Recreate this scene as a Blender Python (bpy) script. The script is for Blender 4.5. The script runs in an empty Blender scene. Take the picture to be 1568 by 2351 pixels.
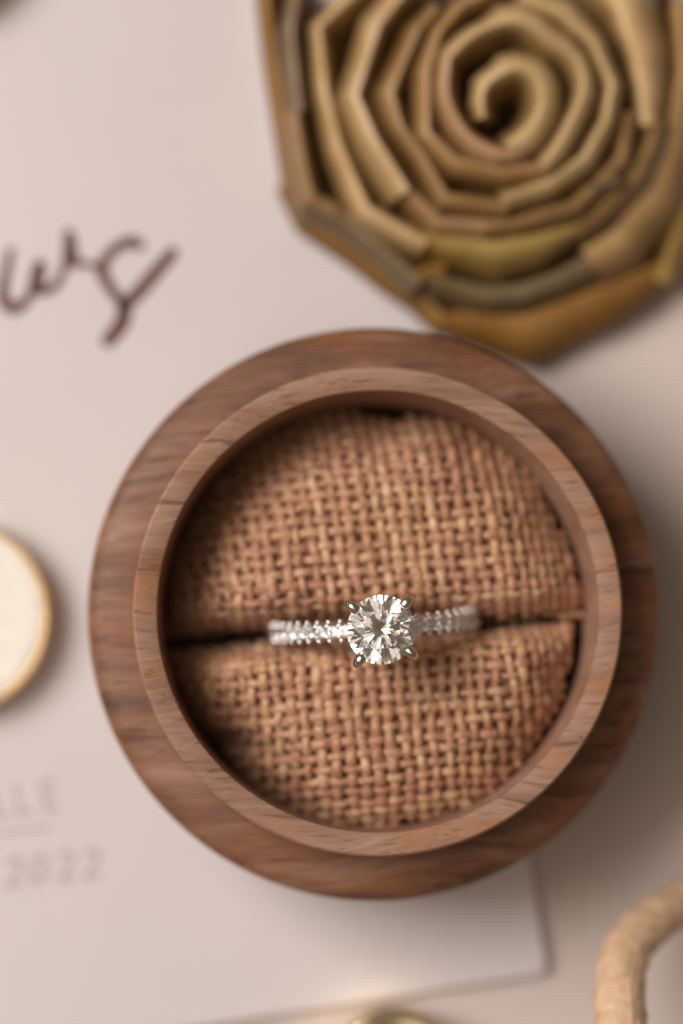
import bpy, bmesh, math, random
from mathutils import Vector, Matrix, noise
random.seed(7)
S = bpy.context.scene
COL = S.collection
PI = math.pi
S.unit_settings.scale_length = 0.01          # 1 unit = 1 cm
S.unit_settings.length_unit = 'CENTIMETERS'

# ------------------------------------------------------------------ camera
PX = 0.00406                                  # cm per photo pixel (1568 wide) in the focal plane
DF = 35.0
ZF = 3.02                                     # height in focus: the diamond's table
nc = Vector((-318 * PX, -494 * PX, -DF)).normalized()       # straight down, in camera axes
Zc = -nc
Xc = (Vector((1, 0, 0)) - Zc * Zc.x).normalized()
Yc = Zc.cross(Xc)
W2C = Matrix((Xc, Yc, Zc)).transposed()       # columns = world axes in camera axes
C2W = W2C.transposed()
HC = ZF + Vector(((877 - 784) * PX, (1176 - 1448) * PX, -DF)).dot(nc)
def at(u, v, z):
    """point at height z on the sight line through photo pixel (u, v)"""
    d = C2W @ Vector(((u - 784) * PX, (1176 - v) * PX, -DF))
    return Vector((0, 0, HC)) + d * ((z - HC) / d.z)
cam = bpy.data.cameras.new('camera')
cam.sensor_fit = 'HORIZONTAL'; cam.sensor_width = 240
cam.lens = 240 * DF / (1568 * PX)
cam.clip_start = 1; cam.clip_end = 500
cam.dof.use_dof = True; cam.dof.focus_distance = DF
cam.dof.aperture_fstop = cam.lens * 1e-3 / 2.3
cam.dof.aperture_blades = 9
co = bpy.data.objects.new('camera', cam); COL.objects.link(co)
co.matrix_world = Matrix.Translation((0, 0, HC)) @ C2W.to_4x4()
S.camera = co

# ------------------------------------------------------------------ light
wd = bpy.data.worlds.new('World'); S.world = wd; wd.use_nodes = True
bg = wd.node_tree.nodes['Background']
bg.inputs[0].default_value = (1.0, 0.78, 0.64, 1); bg.inputs[1].default_value = 0.125
def area(name, az, el, dist, sx, sy, power, colr):
    l = bpy.data.lights.new(name, 'AREA'); l.shape = 'RECTANGLE'; l.size = sx; l.size_y = sy
    l.energy = power; l.color = colr
    o = bpy.data.objects.new(name, l); COL.objects.link(o)
    d = Vector((math.cos(math.radians(az)) * math.cos(math.radians(el)), math.sin(math.radians(az)) * math.cos(math.radians(el)), math.sin(math.radians(el))))
    o.location = Vector((1.5, 1.0, 1.0)) + d * dist
    o.rotation_euler = (-d).to_track_quat('-Z', 'Y').to_euler()
    return o
area('window_light', 158, 50, 80, 44, 44, 68500, (1.0, 0.955, 0.94))
area('overhead_fill_light', 190, 66, 100, 84, 84, 21000, (1.0, 0.885, 0.76))  # added fill panel to brighten the diamond, in place of ceiling bounce
S.view_settings.view_transform = 'Standard'; S.view_settings.look = 'None'
S.view_settings.exposure = 0; S.view_settings.gamma = 1
S.render.film_transparent = False
cy = S.cycles
cy.max_bounces = 24; cy.transmission_bounces = 24; cy.glossy_bounces = 12; cy.diffuse_bounces = 5
cy.sample_clamp_indirect = 6; cy.blur_glossy = 0.0

# ------------------------------------------------------------------ helpers
def link(name, me, mat=None, parent=None):
    o = bpy.data.objects.new(name, me); COL.objects.link(o)
    if mat and not me.materials: me.materials.append(mat)
    if parent: o.parent = parent
    return o
def empty(name, loc, label, cat, group=None):
    o = bpy.data.objects.new(name, None); COL.objects.link(o); o.location = loc
    o.empty_display_size = 0.2
    tag(o, label, cat, group); return o
def tag(o, label, cat, group=None):
    o['label'] = label; o['category'] = cat
    if group: o['group'] = group
def mesh(verts, faces, smooth=True, sharp=None, uvs=None):
    me = bpy.data.meshes.new('m'); me.from_pydata([tuple(v) for v in verts], [], faces)
    if uvs:
        l = me.uv_layers.new(name='UVMap')
        for lp in me.loops: l.data[lp.index].uv = uvs[lp.vertex_index]
    bm = bmesh.new(); bm.from_mesh(me); bmesh.ops.recalc_face_normals(bm, faces=bm.faces); bm.to_mesh(me); bm.free()
    if smooth:
        me.shade_smooth()
        if sharp: me.set_sharp_from_angle(angle=math.radians(sharp))
    me.update(); return me
def lathe(prof, n=128, closed=False, wob=0.0):
    vs, fs, k = [], [], len(prof)
    for i in range(n):
        a = 2 * PI * i / n
        w = 1 + wob * noise.noise(Vector((math.cos(a) * 2, math.sin(a) * 2, 3.1)))
        for r, z in prof: vs.append((r * w * math.cos(a), r * w * math.sin(a), z))
    for i in range(n):
        j = (i + 1) % n
        for q in range(k if closed else k - 1):
            p = (q + 1) % k
            fs.append((i * k + q, j * k + q, j * k + p, i * k + p))
    return vs, fs
def tube(path, rad, seg=8, rx=1.0, rz=1.0, up=None, cap=True):
    """swept tube; rad number or list; rx / rz flatten it sideways / along up"""
    n = len(path); vs, fs, uv = [], [], []
    L = 0.0
    for i, p in enumerate(path):
        t = (path[min(i + 1, n - 1)] - path[max(i - 1, 0)]).normalized()
        u = up[i] if up else (Vector((0, 0, 1)) if abs(t.z) < 0.95 else Vector((0, 1, 0)))
        side = t.cross(u).normalized(); u2 = side.cross(t).normalized()
        r = rad[i] if isinstance(rad, (list, tuple)) else rad
        if i: L += (p - path[i - 1]).length
        for k in range(seg):
            a = 2 * PI * k / seg
            vs.append(p + side * (math.cos(a) * r * rx) + u2 * (math.sin(a) * r * rz)); uv.append((L, k / seg))
    for i in range(n - 1):
        for k in range(seg):
            m = (k + 1) % seg
            fs.append((i * seg + k, (i + 1) * seg + k, (i + 1) * seg + m, i * seg + m))
    if cap:
        fs.append(tuple(range(seg))); fs.append(tuple((n - 1) * seg + k for k in range(seg)))
    return vs, fs, uv
def catmull(pts, n=8):
    P = [pts[0] * 2 - pts[1]] + list(pts) + [pts[-1] * 2 - pts[-2]]; out = []
    for i in range(1, len(P) - 2):
        a, b, c, d = P[i - 1], P[i], P[i + 1], P[i + 2]
        for k in range(n):
            t = k / n
            out.append(0.5 * ((2 * b) + (c - a) * t + (2 * a - 5 * b + 4 * c - d) * t * t + (3 * b - a - 3 * c + d) * t ** 3))
    out.append(P[-2].copy()); return out

# ------------------------------------------------------------------ materials
def M(name):
    m = bpy.data.materials.new(name); m.use_nodes = True
    nt = m.node_tree; b = nt.nodes['Principled BSDF']
    return m, nt, b
def N(nt, typ, **kw):
    n = nt.nodes.new(typ)
    for k, v in kw.items(): setattr(n, k, v)
    return n
def ramp(nt, fac, stops):
    r = N(nt, 'ShaderNodeValToRGB'); e = r.color_ramp.elements
    e[0].position, e[0].color = stops[0][0], (*stops[0][1], 1)
    e[1].position, e[1].color = stops[-1][0], (*stops[-1][1], 1)
    for p, c in stops[1:-1]:
        x = e.new(p); x.color = (*c, 1)
    nt.links.new(fac, r.inputs[0]); return r.outputs[0]
def noise_tex(nt, vec, scale, detail=3, rough=0.5, dist=0.0):
    n = N(nt, 'ShaderNodeTexNoise'); n.inputs['Scale'].default_value = scale; n.inputs['Detail'].default_value = detail
    n.inputs['Roughness'].default_value = rough; n.inputs['Distortion'].default_value = dist
    nt.links.new(vec, n.inputs['Vector']); return n.outputs['Fac']
def mapping(nt, src, scale=(1, 1, 1), rot=(0, 0, 0), loc=(0, 0, 0)):
    m = N(nt, 'ShaderNodeMapping'); m.inputs['Scale'].default_value = scale; m.inputs['Rotation'].default_value = rot; m.inputs['Location'].default_value = loc
    nt.links.new(src, m.inputs['Vector']); return m.outputs[0]
def mix(nt, mode, fac, a, b):
    m = N(nt, 'ShaderNodeMix', data_type='RGBA', blend_type=mode)
    for s, v in ((0, fac), (6, a), (7, b)):
        if isinstance(v, (int, float)): m.inputs[s].default_value = v
        elif isinstance(v, tuple): m.inputs[s].default_value = (*v, 1)
        else: nt.links.new(v, m.inputs[s])
    return m.outputs[2]
def bump(nt, b, h, strength, dist):
    n = N(nt, 'ShaderNodeBump'); n.inputs['Strength'].default_value = strength; n.inputs['Distance'].default_value = dist
    nt.links.new(h, n.inputs['Height']); nt.links.new(n.outputs[0], b.inputs['Normal']); return n

def paper(name, c, rough=0.75):
    m, nt, b = M(name)
    g = N(nt, 'ShaderNodeNewGeometry').outputs['Position']
    f = noise_tex(nt, g, 0.5, 3)
    colr = ramp(nt, f, [(0.3, tuple(x * 0.965 for x in c)), (0.7, c)])
    nt.links.new(colr, b.inputs['Base Color']); b.inputs['Roughness'].default_value = rough
    b.inputs['Specular IOR Level'].default_value = 0.25
    bump(nt, b, noise_tex(nt, g, 14, 4), 0.06, 0.05)
    return m
def wood(name, dark, mid, light, rough, gl, pores=1.0):
    m, nt, b = M(name)
    g = N(nt, 'ShaderNodeTexCoord').outputs['Object']
    warp = N(nt, 'ShaderNodeVectorMath', operation='ADD')
    wn = N(nt, 'ShaderNodeTexNoise'); wn.inputs['Scale'].default_value = 0.6; wn.inputs['Detail'].default_value = 2
    nt.links.new(g, wn.inputs['Vector'])
    sc = N(nt, 'ShaderNodeVectorMath', operation='MULTIPLY'); sc.inputs[1].default_value = (0.1, 0.5, 0.3)
    nt.links.new(wn.outputs['Color'], sc.inputs[0]); nt.links.new(g, warp.inputs[0]); nt.links.new(sc.outputs[0], warp.inputs[1])
    p = mapping(nt, warp.outputs[0], rot=(0, 0.12, math.radians(-4)))
    bands = noise_tex(nt, mapping(nt, p, (0.30, 3.4, 1.6)), 1.0, 5, 0.65)
    base = ramp(nt, bands, [(0.33, dark), (0.5, mid), (0.67, light)])
    fine = noise_tex(nt, mapping(nt, p, (1.3, 26, 20)), 1.0, 5, 0.65)
    c1 = mix(nt, 'MULTIPLY', 0.75, base, ramp(nt, fine, [(0.25, (0.62, 0.56, 0.52)), (0.7, (1.12, 1.12, 1.12))]))
    blot = noise_tex(nt, mapping(nt, p, (0.9, 1.6, 1.2)), 1.4, 3)
    c1 = mix(nt, 'MIX', ramp(nt, blot, [(0.5, (0, 0, 0)), (0.72, (0.8, 0.8, 0.8))]), c1, tuple(x * y for x, y in zip(mid, (1.05, 0.82, 0.5))))
    lines = noise_tex(nt, mapping(nt, p, (0.9, 15, 9), loc=(3, 1, 2)), 1.0, 2, 0.4)
    ln = ramp(nt, lines, [(0.62, (0, 0, 0)), (0.70, (1, 1, 1))])
    c2 = mix(nt, 'MULTIPLY', ln, c1, (0.60, 0.52, 0.47))
    pore = noise_tex(nt, mapping(nt, p, (1.6, 60, 40), loc=(7, 3, 5)), 1.0, 1, 0.3)
    pr = ramp(nt, pore, [(0.66, (0, 0, 0)), (0.74, (pores, pores, pores))])
    c3 = mix(nt, 'MULTIPLY', pr, c2, (0.45, 0.36, 0.32))
    nt.links.new(c3, b.inputs['Base Color'])
    b.inputs['Roughness'].default_value = rough; b.inputs['Specular IOR Level'].default_value = gl
    h = N(nt, 'ShaderNodeMath', operation='SUBTRACT'); nt.links.new(fine, h.inputs[0]); nt.links.new(pr, h.inputs[1])
    bump(nt, b, h.outputs[0], 0.35, 0.02)
    return m
def metal(name, c, rough, b2=0.0):
    m, nt, b = M(name)
    b.inputs['Base Color'].default_value = (*c, 1); b.inputs['Metallic'].default_value = 1; b.inputs['Roughness'].default_value = rough
    g = N(nt, 'ShaderNodeTexCoord').outputs['Object']
    if b2: bump(nt, b, noise_tex(nt, g, 18, 3), b2, 0.02)
    return m
def gem(name, ior=2.42, tint=(1, 0.965, 0.90)):
    m, nt, b = M(name)
    b.inputs['Base Color'].default_value = (*tint, 1); b.inputs['Roughness'].default_value = 0.0
    b.inputs['IOR'].default_value = ior; b.inputs['Transmission Weight'].default_value = 1
    return m
def fabric_thread(name):
    m, nt, b = M(name)
    uv = N(nt, 'ShaderNodeTexCoord').outputs['UV']
    oi = N(nt, 'ShaderNodeObjectInfo').outputs['Random']
    base = ramp(nt, oi, [(0.0, (0.52, 0.30, 0.165)), (0.3, (0.43, 0.22, 0.135)), (0.55, (0.54, 0.33, 0.175)), (0.8, (0.45, 0.235, 0.145)), (1.0, (0.61, 0.41, 0.25))])
    # yarn colour drifts along its length
    g = N(nt, 'ShaderNodeNewGeometry').outputs['Position']
    drift = noise_tex(nt, g, 5.0, 2)
    c = mix(nt, 'MULTIPLY', 0.9, base, ramp(nt, drift, [(0.3, (0.84, 0.70, 0.62)), (0.65, (1.2, 1.17, 1.08))]))
    red = noise_tex(nt, g, 8.0, 2)
    c = mix(nt, 'MIX', ramp(nt, red, [(0.48, (0, 0, 0)), (0.66, (0.75, 0.75, 0.75))]), c, (0.38, 0.155, 0.09))
    yel = noise_tex(nt, mapping(nt, g, loc=(5, 2, 1)), 7.0, 2)
    c = mix(nt, 'MIX', ramp(nt, yel, [(0.57, (0, 0, 0)), (0.72, (0.65, 0.65, 0.65))]), c, (0.66, 0.46, 0.25))
    fib = noise_tex(nt, mapping(nt, uv, (9, 7, 1), rot=(0, 0, 0.0)), 2.5, 4, 0.7, 0.4)
    c = mix(nt, 'MULTIPLY', 0.8, c, ramp(nt, fib, [(0.3, (0.7, 0.62, 0.55)), (0.65, (1.15, 1.15, 1.12))]))
    nt.links.new(c, b.inputs['Base Color']); b.inputs['Roughness'].default_value = 0.45
    b.inputs['Specular IOR Level'].default_value = 0.6
    b.inputs['Sheen Weight'].default_value = 0.15; b.inputs['Sheen Roughness'].default_value = 0.5
    bump(nt, b, fib, 0.5, 0.012)
    return m
def ribbon(name, c, rough=0.36):
    m, nt, b = M(name)
    uv = N(nt, 'ShaderNodeTexCoord').outputs['UV']
    g = N(nt, 'ShaderNodeNewGeometry').outputs['Position']
    st = noise_tex(nt, mapping(nt, uv, (0.6, 60, 1)), 1.0, 3, 0.6)
    bl = noise_tex(nt, g, 1.7, 3)
    colr = mix(nt, 'MULTIPLY', 0.8, ramp(nt, bl, [(0.3, tuple(x * y for x, y in zip(c, (0.72, 0.66, 0.55)))), (0.7, c)]), ramp(nt, st, [(0.3, (0.75, 0.72, 0.66)), (0.7, (1.10, 1.10, 1.06))]))
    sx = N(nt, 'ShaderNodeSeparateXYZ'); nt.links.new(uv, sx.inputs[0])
    fold_shade = ramp(nt, sx.outputs[1], [(0.24, (0.62, 0.56, 0.44)), (0.40, (1.34, 1.38, 1.44)), (0.52, (1.24, 1.25, 1.26)), (0.70, (0.74, 0.69, 0.58))])   # light on the fold and shade down both faces, painted in
    colr = mix(nt, 'MULTIPLY', 1.0, colr, fold_shade)
    rn = N(nt, 'ShaderNodeObjectInfo').outputs['Random']
    colr = mix(nt, 'MULTIPLY', 1.0, colr, ramp(nt, rn, [(0.0, (0.60, 0.56, 0.46)), (0.35, (0.98, 0.94, 0.88)), (0.65, (0.74, 0.75, 0.58)), (1.0, (1.22, 1.20, 1.16))]))
    nt.links.new(colr, b.inputs['Base Color']); b.inputs['Roughness'].default_value = rough
    b.inputs['Specular IOR Level'].default_value = 0.55
    wv = N(nt, 'ShaderNodeTexWave', wave_type='BANDS', bands_direction='X'); wv.inputs['Scale'].default_value = 9; wv.inputs['Distortion'].default_value = 0.4
    nt.links.new(uv, wv.inputs['Vector'])
    bump(nt, b, wv.outputs['Fac'], 0.25, 0.01)
    return m
def plain(name, c, rough=0.6, spec=0.4):
    m, nt, b = M(name)
    g = N(nt, 'ShaderNodeNewGeometry').outputs['Position']
    nt.links.new(ramp(nt, noise_tex(nt, g, 6, 3), [(0.3, tuple(x * 0.88 for x in c)), (0.7, c)]), b.inputs['Base Color'])
    b.inputs['Roughness'].default_value = rough; b.inputs['Specular IOR Level'].default_value = spec
    return m

m_table = paper('table_paint', (0.62, 0.52, 0.462), 0.6)
m_card = paper('card_stock', (0.81, 0.735, 0.715))
m_ink = plain('brown_ink', (0.115, 0.032, 0.022), 0.6)
m_grey = plain('taupe_print', (0.50, 0.415, 0.385), 0.7)
m_pale = plain('pale_rule', (0.52, 0.42, 0.38), 0.7)
m_base = wood('oiled_walnut', (0.095, 0.037, 0.017), (0.215, 0.096, 0.049), (0.315, 0.162, 0.098), 0.5, 0.4, 1.0)
m_lip = wood('sanded_walnut', (0.245, 0.13, 0.082), (0.335, 0.19, 0.125), (0.39, 0.232, 0.157), 0.62, 0.3, 0.7)
m_gold = metal('white_gold', (0.80, 0.71, 0.61), 0.2, 0.08)
m_band = metal('bright_white_gold', (0.92, 0.90, 0.88), 0.26)
m_brass = metal('brass', (0.90, 0.66, 0.33), 0.16)
m_silver = metal('pale_brass', (0.86, 0.72, 0.48), 0.14)
m_gem = gem('diamond'); m_pave = gem('pave_diamond', 1.9, (1, 1, 1))
m_thread = fabric_thread('burlap_yarn')
m_pad = plain('burlap_backing_cloth', (0.25, 0.115, 0.065), 0.9, 0.1)  # dark red-brown backing under the yarns
m_cream = plain('cream_enamel', (0.88, 0.80, 0.70), 0.18, 0.6)

# ------------------------------------------------------------------ table and card
vs = [(-30, -30, 0), (30, -30, 0), (30, 30, 0), (-30, 30, 0), (-30, -30, -1.5), (30, -30, -1.5), (30, 30, -1.5), (-30, 30, -1.5)]
tb = link('table', mesh(vs, [(0, 1, 2, 3), (4, 5, 6, 7), (0, 1, 5, 4), (1, 2, 6, 5), (2, 3, 7, 6), (3, 0, 4, 7)], smooth=False), m_table)
tb['kind'] = 'structure'; tb['label'] = 'pale pinkish table surface under the card and the ring box'

ZCARD = 0.15
corner = at(1259, 2236, ZCARD)
CA = math.radians(8.6)                        # the card lies turned anticlockwise
ex, ey = Vector((math.cos(CA), math.sin(CA), 0)), Vector((-math.sin(CA), math.cos(CA), 0))
card = empty('invitation_card', (corner.x, corner.y, 0.004), 'large pale invitation card with brown script and taupe print lying under the round box', 'card')
card.rotation_euler = (0, 0, CA)
def card_sheet():
    w, h, r, t = 12.0, 17.0, 0.10, ZCARD - 0.004
    out = []
    for cx, cyy, a0 in ((-r, r, -90), (-r, h - r, 0), (-w + r, h - r, 90), (-w + r, r, 180)):
        for k in range(7):
            a = math.radians(a0 + 15 * k); out.append((cx + r * math.cos(a), cyy + r * math.sin(a)))
    n = len(out); cx, cyy = -w / 2, h / 2
    vs, fs = [], []
    for ins, z in ((0.02, 0), (0, 0.02), (0, t - 0.03), (0.012, t - 0.01), (0.03, t)):
        for x, y in out:
            d = Vector((cx - x, cyy - y)).normalized() * ins; vs.append((x + d.x, y + d.y, z))
    for l in range(4):
        for k in range(n):
            m = (k + 1) % n; fs.append((l * n + k, l * n + m, (l + 1) * n + m, (l + 1) * n + k))
    fs.append(tuple(range(n))); fs.append(tuple(4 * n + k for k in range(n)))
    return mesh(vs, fs, sharp=40)
link('card_sheet', card_sheet(), m_card, card)
CINV = Matrix.Rotation(-CA, 4, 'Z') @ Matrix.Translation(-Vector((corner.x, corner.y, 0.004)))
def on_card(u, v, lift=0.004): return CINV @ at(u, v, ZCARD + lift)
def stroke(name, strokes, mat):
    vs, fs = [], []
    for pts, ws in strokes:
        P = catmull([on_card(0.36 * x, 439 + 0.36 * y) for x, y in pts], 6)
        n = len(P); b0 = len(vs)
        for i, p in enumerate(P):
            t = (P[min(i + 1, n - 1)] - P[max(i - 1, 0)]).normalized(); s = Vector((-t.y, t.x, 0))
            q = i / (n - 1) * (len(ws) - 1); k = min(int(q), len(ws) - 2); w = (ws[k] + (ws[k + 1] - ws[k]) * (q - k)) * 0.36 * PX * 1.45 / 2
            vs += [p - s * w, p + s * w]
        for i in range(n - 1): fs.append((b0 + 2 * i, b0 + 2 * i + 1, b0 + 2 * i + 3, b0 + 2 * i + 2))
        for e in (P[0], P[-1]):                # round pen ends
            w = (ws[0] if e is P[0] else ws[-1]) * 0.36 * PX * 1.45 / 2; c0 = len(vs)
            vs += [e + Vector((math.cos(a * PI / 6) * w, math.sin(a * PI / 6) * w, 0.0006)) for a in range(12)]
            fs.append(tuple(range(c0, c0 + 12)))
    return link(name, mesh(vs, fs, smooth=False), mat, card)
stroke('script_letter', [([(68, 380), (45, 500), (22, 620), (30, 705), (85, 750), (150, 720), (200, 640), (240, 530), (252, 480)], (34, 44, 58, 60, 46, 34, 44)),
                         ([(252, 480), (240, 540), (228, 605), (262, 632), (320, 625), (385, 560), (420, 440), (440, 270)], (62, 70, 66, 52, 40, 34, 42)),
                         ([(440, 275), (448, 360), (456, 440), (505, 462), (580, 470), (640, 495)], (52, 66, 74, 40, 28, 40))], m_ink)
stroke('script_letter', [([(895, 350), (845, 325), (765, 348), (690, 415), (650, 500), (690, 595), (750, 680), (797, 725)], (46, 62, 52, 50, 62, 54, 52, 54)),
                         ([(1100, 395), (1000, 510), (880, 650), (797, 725)], (58, 66, 68, 60)),
                         ([(797, 725), (790, 790), (770, 855), (690, 955)], (66, 76, 76, 66))], m_ink)
def text(name, s, u, v, size, mat, shear=0.0, sx=1.0):
    cu = bpy.data.curves.new('t', 'FONT'); cu.body = s; cu.size = size; cu.shear = shear; cu.space_character = sx; cu.offset = 0.004
    o = bpy.data.objects.new('t', cu); COL.objects.link(o)
    me = bpy.data.meshes.new_from_object(o.evaluated_get(bpy.context.evaluated_depsgraph_get()))
    bpy.data.objects.remove(o); me.materials.clear()
    q = link(name, me, mat, card); q.location = on_card(u, v); return q
for g, u, v in (('L', -14, 1882), ('L', 36, 1874), ('E', 97, 1866)): text('printed_letter', g, u, v, 0.46, m_grey).scale.x = 0.72
for s, u, v in (('2', 6, 2040), ('0', 62, 2034), ('2', 126, 2026), ('2', 184, 2020)): text('printed_numeral', s, u, v, 0.42, m_grey, 0.25)
a, b_ = on_card(-40, 1922), on_card(116, 1903)
link('printed_rule', mesh([a, b_, b_ + Vector((0, 0.035, 0)), a + Vector((0, 0.035, 0))], [(0, 1, 2, 3)], smooth=False), m_pale, card)

# ------------------------------------------------------------------ ring box
BC = (at(857, 1409, 1.70) + at(867, 1403, 2.6)) / 2 + Vector((0.008, 0, 0)); BC.z = 0
Z0 = ZCARD + 0.004
box = empty('ring_box', (BC.x, BC.y, Z0), 'round turned walnut ring box standing open with two burlap pads inside', 'ring box')
prof = [(0.0, 0.0), (2.20, 0.0), (2.38, 0.03), (2.60, 0.45), (2.715, 1.10), (2.742, 1.45), (2.745, 1.62), (2.735, 1.72), (2.705, 1.795), (2.655, 1.835), (2.58, 1.862), (2.47, 1.885), (2.36, 1.90), (2.318, 1.904), (2.10, 1.904), (2.10, 0.22), (0.0, 0.22)]
vs, fs = lathe([(q * 1.008, z) if q > 2.35 else (q, z) for q, z in prof], 160); link('base', mesh(vs, fs, sharp=30), m_base, box)
RL = 2.316; ZL = 2.60 - Z0
prof = [(RL, 1.84), (RL + 0.002, 1.92), (RL, ZL - 0.045), (RL - 0.008, ZL - 0.014), (RL - 0.024, ZL), (2.104, ZL), (2.091, ZL - 0.010), (2.086, ZL - 0.03), (2.045, 1.2), (2.03, 0.24)]
prof = prof + [(2.12, 0.24), (2.12, 1.84)]
vs, fs = lathe(prof, 160, True, 0.0015); link('lip', mesh(vs, fs, sharp=38), m_lip, box)

# ------------------------------------------------------------------ burlap pads
SA = math.radians(2.6)
es, et0 = Vector((math.cos(SA), math.sin(SA), 0)), Vector((-math.sin(SA), math.cos(SA), 0))
SO = at(875, 1443, 2.2); SO.z = 0
CREL = Vector(((BC - SO).dot(es), (BC - SO).dot(et0), 0))        # box centre in slit axes
def gauss(x, w): return math.exp(-(x / w) ** 2)
def smooth01(x): x = max(0.0, min(1.0, x)); return x * x * (3 - 2 * x)
def make_pad(sgn, label, seed):
    CR = 2.19 if sgn > 0 else 2.17
    lean = -0.11 if sgn > 0 else 0.05
    def rc(th):
        d = math.degrees(th); R = 2.045
        if sgn > 0:
            R -= 0.13 * gauss(d - 84, 9) + 0.07 * gauss(d - 24, 12) + 0.03 * gauss(d - 150, 20)
        else:
            R -= 0.11 * gauss(d + 12, 18) + 0.05 * gauss(d + 40, 12) + 0.10 * gauss(d + 142, 9)
        return R
    def edges(s, t):
        x, y = s - CREL.x, sgn * t - CREL.y
        r = math.hypot(x, y); th = math.atan2(y, x)
        t0 = 0.055 + 0.03 * smooth01((1.12 - abs(s)) / 0.15) + 0.02 * noise.noise(Vector((s * 1.3, seed, 0)))
        if sgn > 0: t0 += 0.02 * smooth01((-s - 1.0) / 0.5)
        else: t0 += 0.04 * smooth01((-s - 1.0) / 0.5) - 0.01 * smooth01((s - 1.1) / .5)
        return t - t0, rc(th) - r, th
    def f(e, w, p): return 1 - (1 - max(0.0, min(1.0, e / w))) ** p
    def hz(s, t):
        e1, e2, th = edges(s, t)
        fa = f(e1, 0.30, 2.3)
        dg = math.degrees(th); w2 = (0.80 + 0.45 * gauss(dg - 135, 60)) if sgn > 0 else (0.68 + 0.35 * smooth01((-dg - 90) / 70))
        fb = f(e2, w2, 2.2)
        ZB = (1.28 + 0.17 * (s - CREL.x) - 0.03 * (sgn * t - CREL.y)) if sgn > 0 else (1.36 + 0.16 * (s - CREL.x) + 0.30 * smooth01((t - 0.9) / 0.9) * smooth01((s + 1.3) / 0.9))
        HP = CR - ZB
        z = ZB + HP * fa * fb
        z += (0.05 * noise.noise(Vector((s * 1.1, t * 1.1, seed))) + 0.02 * noise.noise(Vector((s * 2.6, t * 2.6, seed + 4)))) * fa * fb
        if sgn < 0: z -= 0.22 * gauss((t - 1.05 - (s + 1.3) * 0.25), 0.10) * smooth01((-s - 0.75) / 0.6)   # crease low on the left
        return z
    def P(s, t, off=0.0):
        e = 0.012
        zx = (hz(s + e, t) - hz(s - e, t)) / (2 * e); zt = (hz(s, t + e) - hz(s, t - e)) / (2 * e)
        g = math.sqrt(1 + zx * zx + zt * zt)
        n = (es * -zx + et0 * (-zt * sgn) + Vector((0, 0, 1))) / g
        p = SO + es * s + et0 * (sgn * t) + Vector((0, 0, hz(s, t)))
        return p + n * off, n
    ctr = P(0, 0.8)[0]
    root = empty('burlap_cushion', (ctr.x, ctr.y, 0.36), label, 'cushion', 'burlap cushions in the ring box')
    org = Vector((ctr.x, ctr.y, 0.36))
    # stuffed body under the weave
    tmax = 2.4; ns, nt_ = 64, 40; vs, fs, idx = [], [], {}
    def inside(s, t): e1, e2, _ = edges(s, t); return e1 > 0 and e2 > 0
    ang = 90; rings = 16
    seedp = (0.0, 0.85)
    loop = []
    for k in range(ang):                       # star-shaped outline about an inner point
        a = 2 * PI * k / ang; lo, hi = 0.0, 3.0
        for _ in range(24):
            md = (lo + hi) / 2
            if inside(seedp[0] + md * math.cos(a), seedp[1] + md * math.sin(a)): lo = md
            else: hi = md
        loop.append((a, lo))
    c0, _ = P(*seedp, -0.05); vs.append(c0 - org)
    for r in range(1, rings + 1):
        q = 1 - (1 - r / rings) ** 1.6
        for a, l in loop:
            p, _ = P(seedp[0] + l * q * math.cos(a), seedp[1] + l * q * math.sin(a), -0.034); vs.append(p - org)
    for a, l in loop:
        p, _ = P(seedp[0] + l * math.cos(a), seedp[1] + l * math.sin(a), 0); p.z = 0.36; vs.append(p - org)
    for k in range(ang):
        m = (k + 1) % ang; fs.append((0, 1 + k, 1 + m))
        for r in range(rings): fs.append((1 + r * ang + k, 1 + r * ang + m, 1 + (r + 1) * ang + m, 1 + (r + 1) * ang + k))
    fs.append(tuple(1 + rings * ang + k for k in range(ang)))
    link('padding', mesh(vs, fs, sharp=60), m_pad, root)
    # yarns: equal steps of cloth length, so they bunch where the pad turns down
    def steps(fn, lo, hi, pitch):
        xs = [lo]; acc = 0.0; x = lo; dx = 0.004; z = fn(x)
        while x < hi:
            x += dx; z2 = fn(x); acc += min(math.hypot(dx, z2 - z), dx * 7); z = z2
            if acc >= pitch: xs.append(x); acc -= pitch
        return xs
    half = 2.1
    tline = steps(lambda t: hz(0.0, t), 0.01, 2.3, 0.126)
    sl = steps(lambda s: hz(s, 0.75), 0.0, half, 0.134); sr = steps(lambda s: hz(-s, 0.75), 0.0, half, 0.134)
    sline = sorted([-x for x in sr[1:]] + sl)
    def frac(xs, x):
        if x <= xs[0]: return (x - xs[0]) / (xs[1] - xs[0])
        for k in range(len(xs) - 1):
            if x < xs[k + 1]: return k + (x - xs[k]) / (xs[k + 1] - xs[k])
        return len(xs) - 1 + (x - xs[-1]) / (xs[-1] - xs[-2])
    amp = 0.022
    rnd = random.Random(seed * 13 + 5)
    rise = 0.02 if sgn > 0 else 0.035
    def emit(pts, ups, r0, rx, rz):
        if len(pts) < 8: return
        ph = rnd.random() * 50
        rad = [r0 * (1 + 0.34 * noise.noise(Vector((ph, i * 0.09, 1.0))) + 0.10 * noise.noise(Vector((ph, i * 0.33, 7.0)))) for i in range(len(pts))]
        v, f_, uv = tube([p - org for p in pts], rad, 8, rx, rz, ups)
        uv = [(a + ph, b) for a, b in uv]
        link('thread', mesh(v, f_, uvs=uv), m_thread, root)
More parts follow.
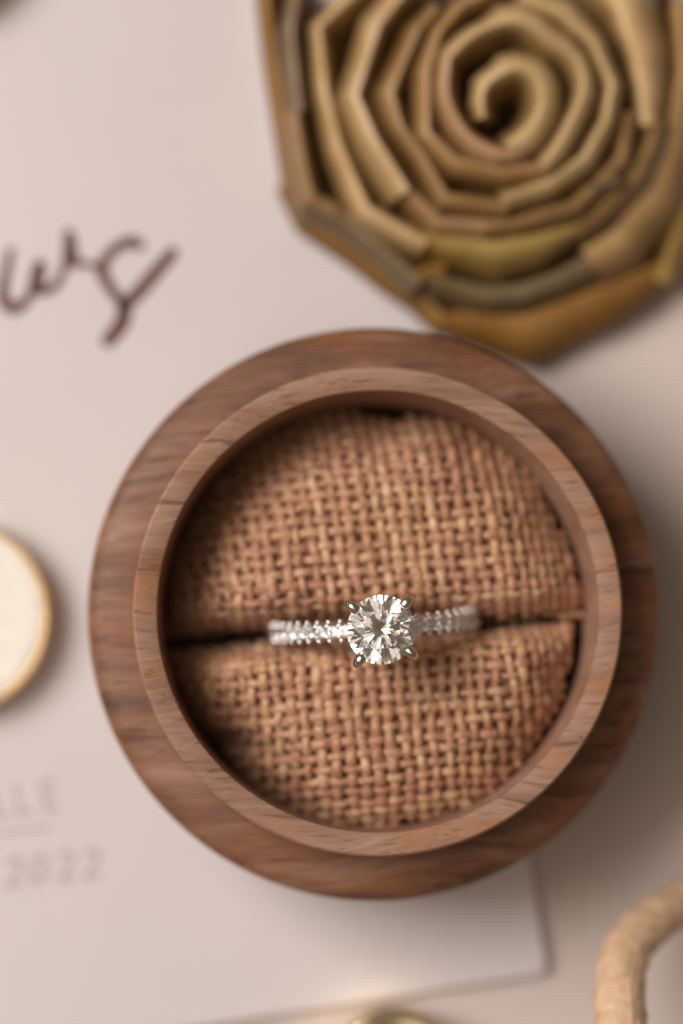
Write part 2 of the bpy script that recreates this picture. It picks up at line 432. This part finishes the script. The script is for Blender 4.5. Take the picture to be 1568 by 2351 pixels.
    for i, s0 in enumerate(sline):
        pts, ups = [], []; ph = rnd.random() * 40; thick = rnd.choice((0.040, 0.046, 0.053, 0.043)); step = 0.018
        t = 0.0; sj = rnd.uniform(-0.012, 0.012)
        while t < 2.4:
            s = s0 + sj + lean * t + 0.034 * noise.noise(Vector((ph, t * 2.4, seed)))
            if inside(s, t):
                tt = t - s * rise * sgn
                o = amp * math.cos(PI * frac(tline, tt)) * (1 if i % 2 == 0 else -1)
                p, n = P(s, t, o + 0.010); pts.append(p); ups.append(n)
            elif pts: break
            t += step
        emit(pts, ups, thick, 1.0, 0.62)
    for j, t0 in enumerate(tline):
        pts, ups = [], []; ph = rnd.random() * 40; thick = rnd.choice((0.037, 0.041, 0.046)); s = -half
        tj = rnd.uniform(-0.010, 0.010)
        while s < half:
            t = t0 + tj + s * rise * sgn + 0.028 * noise.noise(Vector((ph, s * 2.4, seed)))
            if inside(s, t):
                ss = s - lean * t
                o = -amp * math.cos(PI * frac(sline, ss)) * (1 if j % 2 == 0 else -1)
                p, n = P(s, t, o + 0.004); pts.append(p); ups.append(n)
            elif pts: break
            s += 0.02
        emit(pts, ups, thick, 1.0, 0.66)
    # stray jute fibres
    vs, fs = [], []
    for k in range(420):
        s, t = rnd.uniform(-1.7, 1.7), rnd.uniform(0.05, 1.9)
        if not inside(s, t): continue
        p, n = P(s, t, 0.04); a = rnd.uniform(0, 2 * PI); L = rnd.uniform(0.08, 0.22)
        d = es * math.cos(a) + et0 * math.sin(a)
        d = (d - n * d.dot(n)).normalized()
        q = [p - org, p + d * L * 0.5 + n * rnd.uniform(0.02, 0.06) - org, p + d * L + n * rnd.uniform(-0.02, 0.07) - org]
        v, f_, _ = tube(catmull(q, 3), 0.0035, 3); b0 = len(vs); vs += v; fs += [tuple(x + b0 for x in ff) for ff in f_]
    fz = link('stray_fibres', mesh(vs, fs), m_thread, root); fz['kind'] = 'stuff'
    return P, root
P_up, _ = make_pad(1, 'tan burlap half-round cushion above the ring, towards the rose', 3)
P_lo, _ = make_pad(-1, 'tan burlap half-round cushion below the ring, away from the rose', 9)

# ------------------------------------------------------------------ diamond ring
DC = at(876, 1446, 2.93)
RA = math.radians(4.6)
ring = empty('engagement_ring', (DC.x, DC.y, 0.3), 'white gold ring with one large round diamond and a studded band, held in the slit', 'ring')
LEAN = math.radians(4.2)                      # the ring leans a little in its slit
ring.rotation_euler = (LEAN, 0, RA)
ring.location += Matrix.Rotation(RA, 3, 'Z') @ Vector((0, 2.6 * math.sin(LEAN), 2.6 * (1 - math.cos(LEAN))))
RZ = 1.61 - 0.3; RB = 0.985                   # band centre (in ring axes), outer radius
prof = []
for k in range(12):
    a = 2 * PI * k / 12; prof.append((0.918 + 0.067 * math.cos(a), 0.084 * math.sin(a)))
vs, fs = lathe(prof, 120, True)
vs = [(x, z, y + RZ) for x, y, z in vs]
link('band', mesh(vs, fs), m_band, ring)
def brilliant(R, girdle_seg=16, table=0.56, crown=0.155, pav=0.43, gth=0.02, lower=0.78):
    bm = bmesh.new(); V = lambda r, a, z: bm.verts.new((r * R * math.cos(a), r * R * math.sin(a), z * R * 2))
    st = PI / 8
    tv = [V(table, 2 * k * st, crown) for k in range(8)]
    kr = 0.5 + table * 0.32
    kz = crown * (1 - kr) / (1 - table) * 1.16
    kv = [V(kr * 1.10, (2 * k + 1) * st, kz) for k in range(8)]
    gt = [V(1, k * st, gth) for k in range(16)]; gb = [V(1, k * st, 0) for k in range(16)]
    sub = [V(1, (k + 0.5) * st, gth) for k in range(16)]; sub2 = [V(1, (k + 0.5) * st, 0) for k in range(16)]
    # star / bezel / upper girdle
    bm.faces.new(tv)
    for k in range(8):
        n = (k + 1) % 8
        bm.faces.new((tv[k], kv[k], tv[n]))                       # star
        g0, g1, g2 = gt[2 * k], gt[2 * k + 1], gt[(2 * k + 2) % 16]
        bm.faces.new((tv[k], g0, kv[k])); bm.faces.new((tv[n], kv[k], g2))   # bezel halves
        bm.faces.new((kv[k], g0, sub[2 * k], g1)); bm.faces.new((kv[k], g1, sub[2 * k + 1], g2))
    for k in range(16):
        n = (k + 1) % 16
        bm.faces.new((gt[k], gb[k], sub2[k], sub[k])); bm.faces.new((sub[k], sub2[k], gb[n], gt[n]))
    cu = V(0, 0, -pav)
    pr = 1 - lower
    pz = -pav * (1 - pr) * 0.985
    pv = [V(pr * 1.0 / math.cos(st) * 0.99, (2 * k + 1) * st, pz) for k in range(8)]
    for k in range(8):
        n = (k + 1) % 8
        g0, g1, g2 = gb[2 * k], gb[2 * k + 1], gb[(2 * k + 2) % 16]
        bm.faces.new((pv[k], g1, sub2[2 * k], g0)); bm.faces.new((pv[k], g2, sub2[2 * k + 1], g1))
        bm.faces.new((cu, pv[k], g0)); bm.faces.new((cu, g2, pv[k]))
    bmesh.ops.recalc_face_normals(bm, faces=bm.faces)
    me = bpy.data.meshes.new('gem'); bm.to_mesh(me); bm.free(); return me
GZ = 2.90 - 0.3
dia = link('diamond', brilliant(0.326), m_gem, ring); dia.location = (0, 0, GZ); dia.rotation_euler = (0.012, -0.01, math.radians(17))
# claws: one mesh for each, bent over the stone's edge
for k, (deg, tl) in enumerate(((137, 1.1), (44, 1.0), (229, 0.95), (-42, 1.05))):
    a = math.radians(deg); d = Vector((math.cos(a), math.sin(a), 0)); s = Vector((-d.y, d.x, 0))
    pts = [Vector((0, 0, 2.24)) + d * 0.16, Vector((0, 0, 2.33)) + d * 0.23, Vector((0, 0, 2.45)) + d * 0.30, Vector((0, 0, GZ - 0.03)) + d * 0.375,
           Vector((0, 0, GZ + 0.06)) + d * 0.392, Vector((0, 0, GZ + 0.104)) + d * 0.365, Vector((0, 0, GZ + 0.110)) + d * 0.328, Vector((0, 0, GZ + 0.098)) + d * (0.296 - 0.1 * (tl - 1))]
    c = catmull(pts, 5); n = len(c)
    rad = [0.040] * n
    for i in range(n):
        q = i / (n - 1)
        if q > 0.55: rad[i] = 0.040 + 0.010 * math.sin((q - 0.55) / 0.45 * PI * 0.8)
    for i, r in enumerate((0.050, 0.047, 0.039, 0.022)): rad[n - 4 + i] = r
    v, f_, _ = tube(c, rad, 14, 1.0, 1.0, [s.cross((c[min(i + 1, n - 1)] - c[max(i - 1, 0)]).normalized()) for i in range(n)])
    link('prong', mesh(v, f_, sharp=70), m_gold, ring)
prof = [(0.235 + 0.028 * math.cos(2 * PI * k / 8), 2.41 + 0.03 * math.sin(2 * PI * k / 8)) for k in range(8)]
vs, fs = lathe(prof, 48, True); link('gallery_rail', mesh(vs, fs), m_band, ring)
prof = [(0.0, 2.22), (0.08, 2.22), (0.11, 2.25), (0.10, 2.28), (0.0, 2.29)]
vs, fs = lathe(prof, 24); link('head_seat', mesh(vs, fs, sharp=40), m_band, ring)
pm = brilliant(0.062); bm = bmesh.new(); bmesh.ops.create_icosphere(bm, subdivisions=2, radius=0.0275); bead_me = bpy.data.meshes.new('bead'); bm.to_mesh(bead_me); bm.free(); bead_me.shade_smooth()
for sd in (-1, 1):
    for k in range(11):
        ph = sd * (0.32 + k * 0.120)
        o = link('band_stone', pm, m_pave, ring)
        o.location = ((RB + 0.034) * math.sin(ph), 0, RZ + (RB + 0.034) * math.cos(ph)); o.rotation_euler = (0, ph, 0)
        o.rotation_euler = (Matrix.Rotation(ph, 3, 'Y') @ Matrix.Rotation(random.uniform(0, 0.8), 3, 'Z')).to_euler()
        for e in (-1, 1):
            for q, lat in ((0.055, 0.090), (0.068, 0.052)):
                p2 = ph + sd * q; o = link('bead', bead_me, m_band, ring)
                rr = RB + 0.026 if lat < 0.06 else RB + 0.010
                o.location = (rr * math.sin(p2), e * lat, RZ + rr * math.cos(p2))

# ------------------------------------------------------------------ folded rose
FC = (938, 390)
def fz(x, y, z): return at(564.5 + 0.64 * x, 0.64 * y, z)
fc0 = fz(*FC, 0.3); 
rose = empty('folded_rose', (fc0.x, fc0.y, 0.11), 'gold brown rose folded from palm-leaf ribbon beside the round box', 'rose')
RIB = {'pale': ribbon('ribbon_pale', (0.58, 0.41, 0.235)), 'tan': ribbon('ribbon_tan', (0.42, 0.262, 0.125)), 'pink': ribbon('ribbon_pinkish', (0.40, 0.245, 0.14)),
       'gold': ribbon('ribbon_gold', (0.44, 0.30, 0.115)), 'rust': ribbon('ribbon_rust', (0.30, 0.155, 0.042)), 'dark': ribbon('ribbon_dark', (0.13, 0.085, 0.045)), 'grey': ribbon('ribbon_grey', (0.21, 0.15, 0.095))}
def petal(pts, z, w, kind, drop=0.75, ztip=None, flare=1.5, curl=False):
    """one folded length of ribbon: fold on top, outer face falling away, inner face steep"""
    if curl: pts = [(q.x, q.y) for q in catmull([Vector((x, y, 0)) for x, y in pts], 3)]; w = [w[min(len(w) - 1, round(i / (len(pts) - 1) * (len(w) - 1)))] for i in range(len(pts))]
    n = len(pts); zs = [z + ((ztip if ztip is not None else z) - z) * i / (n - 1) for i in range(n)]
    C = [fz(x, y, zz) for (x, y), zz in zip(pts, zs)]
    W = w if isinstance(w, (list, tuple)) else [w] * n
    # extra samples between the folds for slightly bowed faces
    D = []
    for i in range(n):
        t0 = (C[i] - C[i - 1]).normalized() if i else None; t1 = (C[i + 1] - C[i]).normalized() if i < n - 1 else None
        def out(t, c):
            s = Vector((t.y, -t.x, 0)).normalized(); rd = Vector((c.x - fc0.x, c.y - fc0.y, 0))
            return s if s.dot(rd) > 0 else -s
        if t0 is None: d = out(t1, C[i])
        elif t1 is None: d = out(t0, C[i])
        else:
            a, b = out(t0, C[i]), out(t1, C[i]); m = (a + b).normalized(); d = m / max(0.55, m.dot(a))
        D.append(d)
    vs, fs, uv = [], [], []; L = 0; rows = []
    K = 0
    for i in range(n - 1):
        sub = 4 if (C[i + 1] - C[i]).length > 0.25 else 2
        for q in range(sub + (1 if i == n - 2 else 0)):
            f = q / sub; p = C[i].lerp(C[i + 1], f); p.z += 0.05 * noise.noise(Vector((p.x * 1.1, p.y * 1.1, z * 5))); d = D[i].lerp(D[i + 1], f); ww = (W[i] + (W[i + 1] - W[i]) * f) * 0.64 * PX * 0.98 * (1 + 0.18 * noise.noise(Vector((p.x * 1.3, p.y * 1.3, z * 9))))
            bow = math.sin(f * PI) * 0.018
            if rows: L += (p - rows[-1]).length
            rows.append(p)
            sec = [(-0.19, -drop), (-0.175, -0.58), (-0.125, -0.32), (-0.07, -0.13), (-0.024, -0.024), (0.0, 0.0), (ww * 0.38, -0.010 - bow), (ww * 0.80, -0.045 - ww * 0.12 - bow), (ww * 1.20, -0.13 - ww * 0.25 - bow), (ww * flare, -0.25 - ww * 0.4), (ww * flare * 0.9, -drop)]
            K = len(sec); acc = 0
            for k, (o, h) in enumerate(sec):
                jz = 0.012 * noise.noise(Vector((p.x * 2, p.y * 2, k * 0.4)))
                vs.append(Vector((p.x + d.x * o, p.y + d.y * o, max(0.158 + 0.002 * k, p.z + h + jz))) - rose.location); uv.append((L, k / K))
    R = len(rows)
    for i in range(R - 1):
        for k in range(K):
            m = (k + 1) % K; fs.append((i * K + k, i * K + m, (i + 1) * K + m, (i + 1) * K + k))
    fs.append(tuple(range(K))); fs.append(tuple((R - 1) * K + k for k in range(K)))
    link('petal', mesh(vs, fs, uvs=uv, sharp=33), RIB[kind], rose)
petal([(75, -90), (103, 200), (140, 450), (165, 620), (228, 790)], 0.80, 42, 'rust', 0.65, 0.5, 1.08)
petal([(170, 640), (240, 780), (430, 915), (640, 1060), (730, 1150)], 0.45, 62, 'rust', 0.3, None, 1.08)
petal([(690, 1150), (780, 1128), (1000, 1140), (1250, 1045), (1400, 985), (1500, 945)], 0.50, (30, 90, 130, 130, 105, 60), 'rust', 0.4, None, 1.08)
petal([(1490, 1010), (1530, 880), (1580, 760), (1620, 560)], 0.55, 70, 'gold', 0.5, None, 1.08)
petal([(1500, 940), (1580, 700), (1640, 420), (1640, 150)], 0.48, 60, 'rust', 0.4, None, 1.08)
petal([(205, -90), (168, 100), (182, 250), (200, 395)], 1.02, 40, 'grey', 0.8)
petal([(180, 395), (205, 560), (240, 705), (330, 750)], 0.98, 45, 'pink', 0.8, 0.85)
petal([(225, 715), (330, 752), (440, 840), (570, 950), (630, 1010)], 0.80, 45, 'grey', 0.6)
petal([(590, 1000), (640, 975), (715, 955)], 0.78, 35, 'rust', 0.3)
petal([(660, 985), (870, 1045), (1000, 1035), (1120, 990), (1230, 930)], 0.76, (50, 62, 62, 66, 70), 'grey', 0.55)
petal([(1220, 905), (1330, 830), (1450, 670), (1520, 480), (1570, 250), (1560, 0)], 0.84, (95, 110, 110, 90, 60, 50), 'tan', 0.6)
petal([(450, -80), (265, 95), (290, 330), (340, 520), (435, 745), (650, 868)], 1.02, (40, 34, 34, 44, 48, 40), 'pale', 0.85)
petal([(610, 845), (760, 862), (905, 872), (1050, 850), (1195, 815)], 1.02, (30, 70, 105, 75, 30), 'gold', 0.8)
petal([(1185, 825), (1260, 765), (1400, 625), (1450, 520), (1475, 430)], 1.04, (44, 50, 60, 60, 60), 'tan', 0.85)
petal([(1240, -120), (1345, 20), (1400, 180), (1425, 330), (1440, 445)], 1.10, (70, 100, 100, 80, 50), 'pale', 0.9)
petal([(600, -60), (480, 90), (400, 340), (470, 500), (585, 682)], 1.22, (48, 54, 52, 54, 58), 'pale', 0.95)
petal([(570, 660), (700, 790), (880, 800)], 1.15, 40, 'pink', 0.9)
petal([(850, 805), (1000, 785), (1180, 735), (1260, 660), (1350, 560), (1375, 400)], 1.18, 42, 'tan', 0.9)
petal([(1245, 665), (1340, 645)], 1.22, 26, 'grey', 0.3)
petal([(690, 30), (620, 110), (525, 330), (560, 450), (640, 560), (725, 705), (940, 735)], 1.33, (30, 44, 46, 36, 36, 44, 46), 'tan', 1.0)
petal([(925, 712), (1080, 660), (1220, 560), (1295, 430), (1318, 300), (1250, 150), (1140, 50), (980, -10)], 1.36, (46, 44, 44, 40, 36, 40, 60, 60), 'pale', 1.0)
petal([(940, -60), (780, 20), (700, 110), (655, 250), (655, 470), (760, 575), (930, 615), (1080, 590)], 1.42, (40, 36, 34, 40, 42, 40, 42, 44), 'tan', 1.0)
petal([(1070, 590), (1140, 490), (1215, 330), (1190, 215), (1100, 150), (980, 75), (820, 125), (725, 215)], 1.46, (44, 46, 46, 46, 60, 70, 40, 44), 'pale', 1.0, None, 1.35, True)
petal([(735, 190), (725, 340), (790, 470), (880, 530), (960, 545), (1060, 480)], 1.47, (44, 42, 46, 50, 40, 20), 'pink', 1.0, None, 1.35, True)
petal([(855, 420), (850, 345), (880, 290), (975, 245), (1050, 285), (1065, 375), (1020, 460), (945, 520)], 1.52, (24, 32, 44, 62, 70, 68, 66, 56), 'pale', 0.8, None, 1.3, True)
# heart filling under the folds, its dark colour paints the shade in the gaps
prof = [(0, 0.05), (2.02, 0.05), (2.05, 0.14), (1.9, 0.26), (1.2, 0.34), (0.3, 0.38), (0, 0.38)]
vs, fs = lathe([(r, z) for r, z in prof], 32); link('heart', mesh(vs, fs, sharp=40), plain('painted_gap_shade', (0.11, 0.065, 0.03), 0.95, 0.05), rose)

# ------------------------------------------------------------------ brass pieces
def disc(name, u, v, r, h, label, face, rim=None):
    c = at(u, v, h); zb = 0.004 if v > 2300 else ZCARD + 0.004
    o = empty(name, (c.x, c.y, zb), label, 'brass disc', 'brass discs lying round the ring box'); h -= zb
    prof = [(0, 0), (r * 0.90, 0), (r * 0.965, 0.03), (r, h * 0.45), (r * 0.995, h * 0.85), (r * 0.99, h * 0.96), (r * 0.977, h), (r * 0.963, h * 0.98), (r * 0.95, h * 0.92), (r * 0.945, h * 0.86), (0, h * 0.85)]
    vs, fs = lathe(prof, 96); link('rim', mesh(vs, fs, sharp=50), rim or m_brass, o)
    prof = [(0, h * 0.85 + 0.008), (r * 0.4, h * 0.85 + 0.008), (r * 0.70, h * 0.85 + 0.016), (r * 0.86, h * 0.85 + 0.040), (r * 0.92, h * 0.85 + 0.034), (r * 0.94, h * 0.85 + 0.008)]
    vs, fs = lathe(prof, 64); link('face', mesh(vs, fs), face, o)
    return o
disc('brass_disc', -112, 1415, 0.985, 0.55, 'brass rimmed disc with a glossy cream face lying on the card', m_cream)
disc('brass_disc', 905, 2464, 0.645, 0.60, 'small polished pale brass disc just below the lower edge of the card', m_silver, m_silver)
disc('brass_disc', -178, -178, 0.98, 0.6, 'brass disc barely showing in the corner above the script', m_brass)

# ------------------------------------------------------------------ paper-wrapped hoop
HP = [(690, 3000, 2.0), (685, 2600, 1.95), (675, 2300, 1.88), (660, 1900, 1.75), (700, 1520, 1.58), (800, 1240, 1.42), (985, 1020, 1.25), (1250, 800, 1.05), (1568, 600, 0.82), (2000, 430, 0.6)]
hp = [at(1317 + 0.16 * x, 1975.7 + 0.16 * y, z) for x, y, z in HP]
hoop = empty('wrapped_hoop', (hp[4].x, hp[4].y, 0.004), 'tan paper-wrapped hoop curving up from the table near the card corner', 'hoop')
m_wrap, nt, b = M('kraft_wrap')
g = N(nt, 'ShaderNodeNewGeometry').outputs['Position']
nt.links.new(ramp(nt, noise_tex(nt, g, 5, 4), [(0.3, (0.60, 0.38, 0.215)), (0.7, (0.74, 0.51, 0.33))]), b.inputs['Base Color'])
b.inputs['Roughness'].default_value = 0.38; b.inputs['Specular IOR Level'].default_value = 0.55
bump(nt, b, noise_tex(nt, mapping(nt, g, (1, 1, 1.6)), 7, 5, 0.6, 0.8), 0.5, 0.06)
path = catmull(hp, 14); n = len(path); bands = 9
for k in range(bands):
    i0 = int(k * (n - 1) / bands); i1 = min(n - 1, int((k + 1) * (n - 1) / bands) + 2)
    sub = path[i0:i1 + 1]
    if len(sub) < 3: continue
    vs, fs, uv = [], [], []; seg = 20; skew = random.uniform(0.05, 0.16)
    for i, p in enumerate(sub):
        q = i / (len(sub) - 1); g = (i0 + i) / (n - 1)
        t = (path[min(i0 + i + 1, n - 1)] - path[max(i0 + i - 1, 0)]).normalized()
        s = t.cross(Vector((0, 0, 1))).normalized(); u = s.cross(t)
        r = (0.268 - 0.06 * g) * (1.03 - 0.07 * q)
        for m in range(seg):
            a = 2 * PI * m / seg
            rr = r * (1 + 0.07 * noise.noise(Vector((math.cos(a) * 1.6 + k * 3, math.sin(a) * 1.6, q * 1.5))) + 0.05 * abs(noise.noise(Vector((a * 2.2, k * 5.0, q * 0.8)))))
            vs.append(p + t * (skew * math.sin(a + k * 0.2)) + s * math.cos(a) * rr + u * math.sin(a) * rr - hoop.location); uv.append((a, q * 0.4))
    for i in range(len(sub) - 1):
        for m in range(seg):
            w = (m + 1) % seg; fs.append((i * seg + m, i * seg + w, (i + 1) * seg + w, (i + 1) * seg + m))
    fs.append(tuple(range(seg))); fs.append(tuple((len(sub) - 1) * seg + m for m in range(seg)))
    link('paper_wrap', mesh(vs, fs, uvs=uv, sharp=20), m_wrap, hoop)
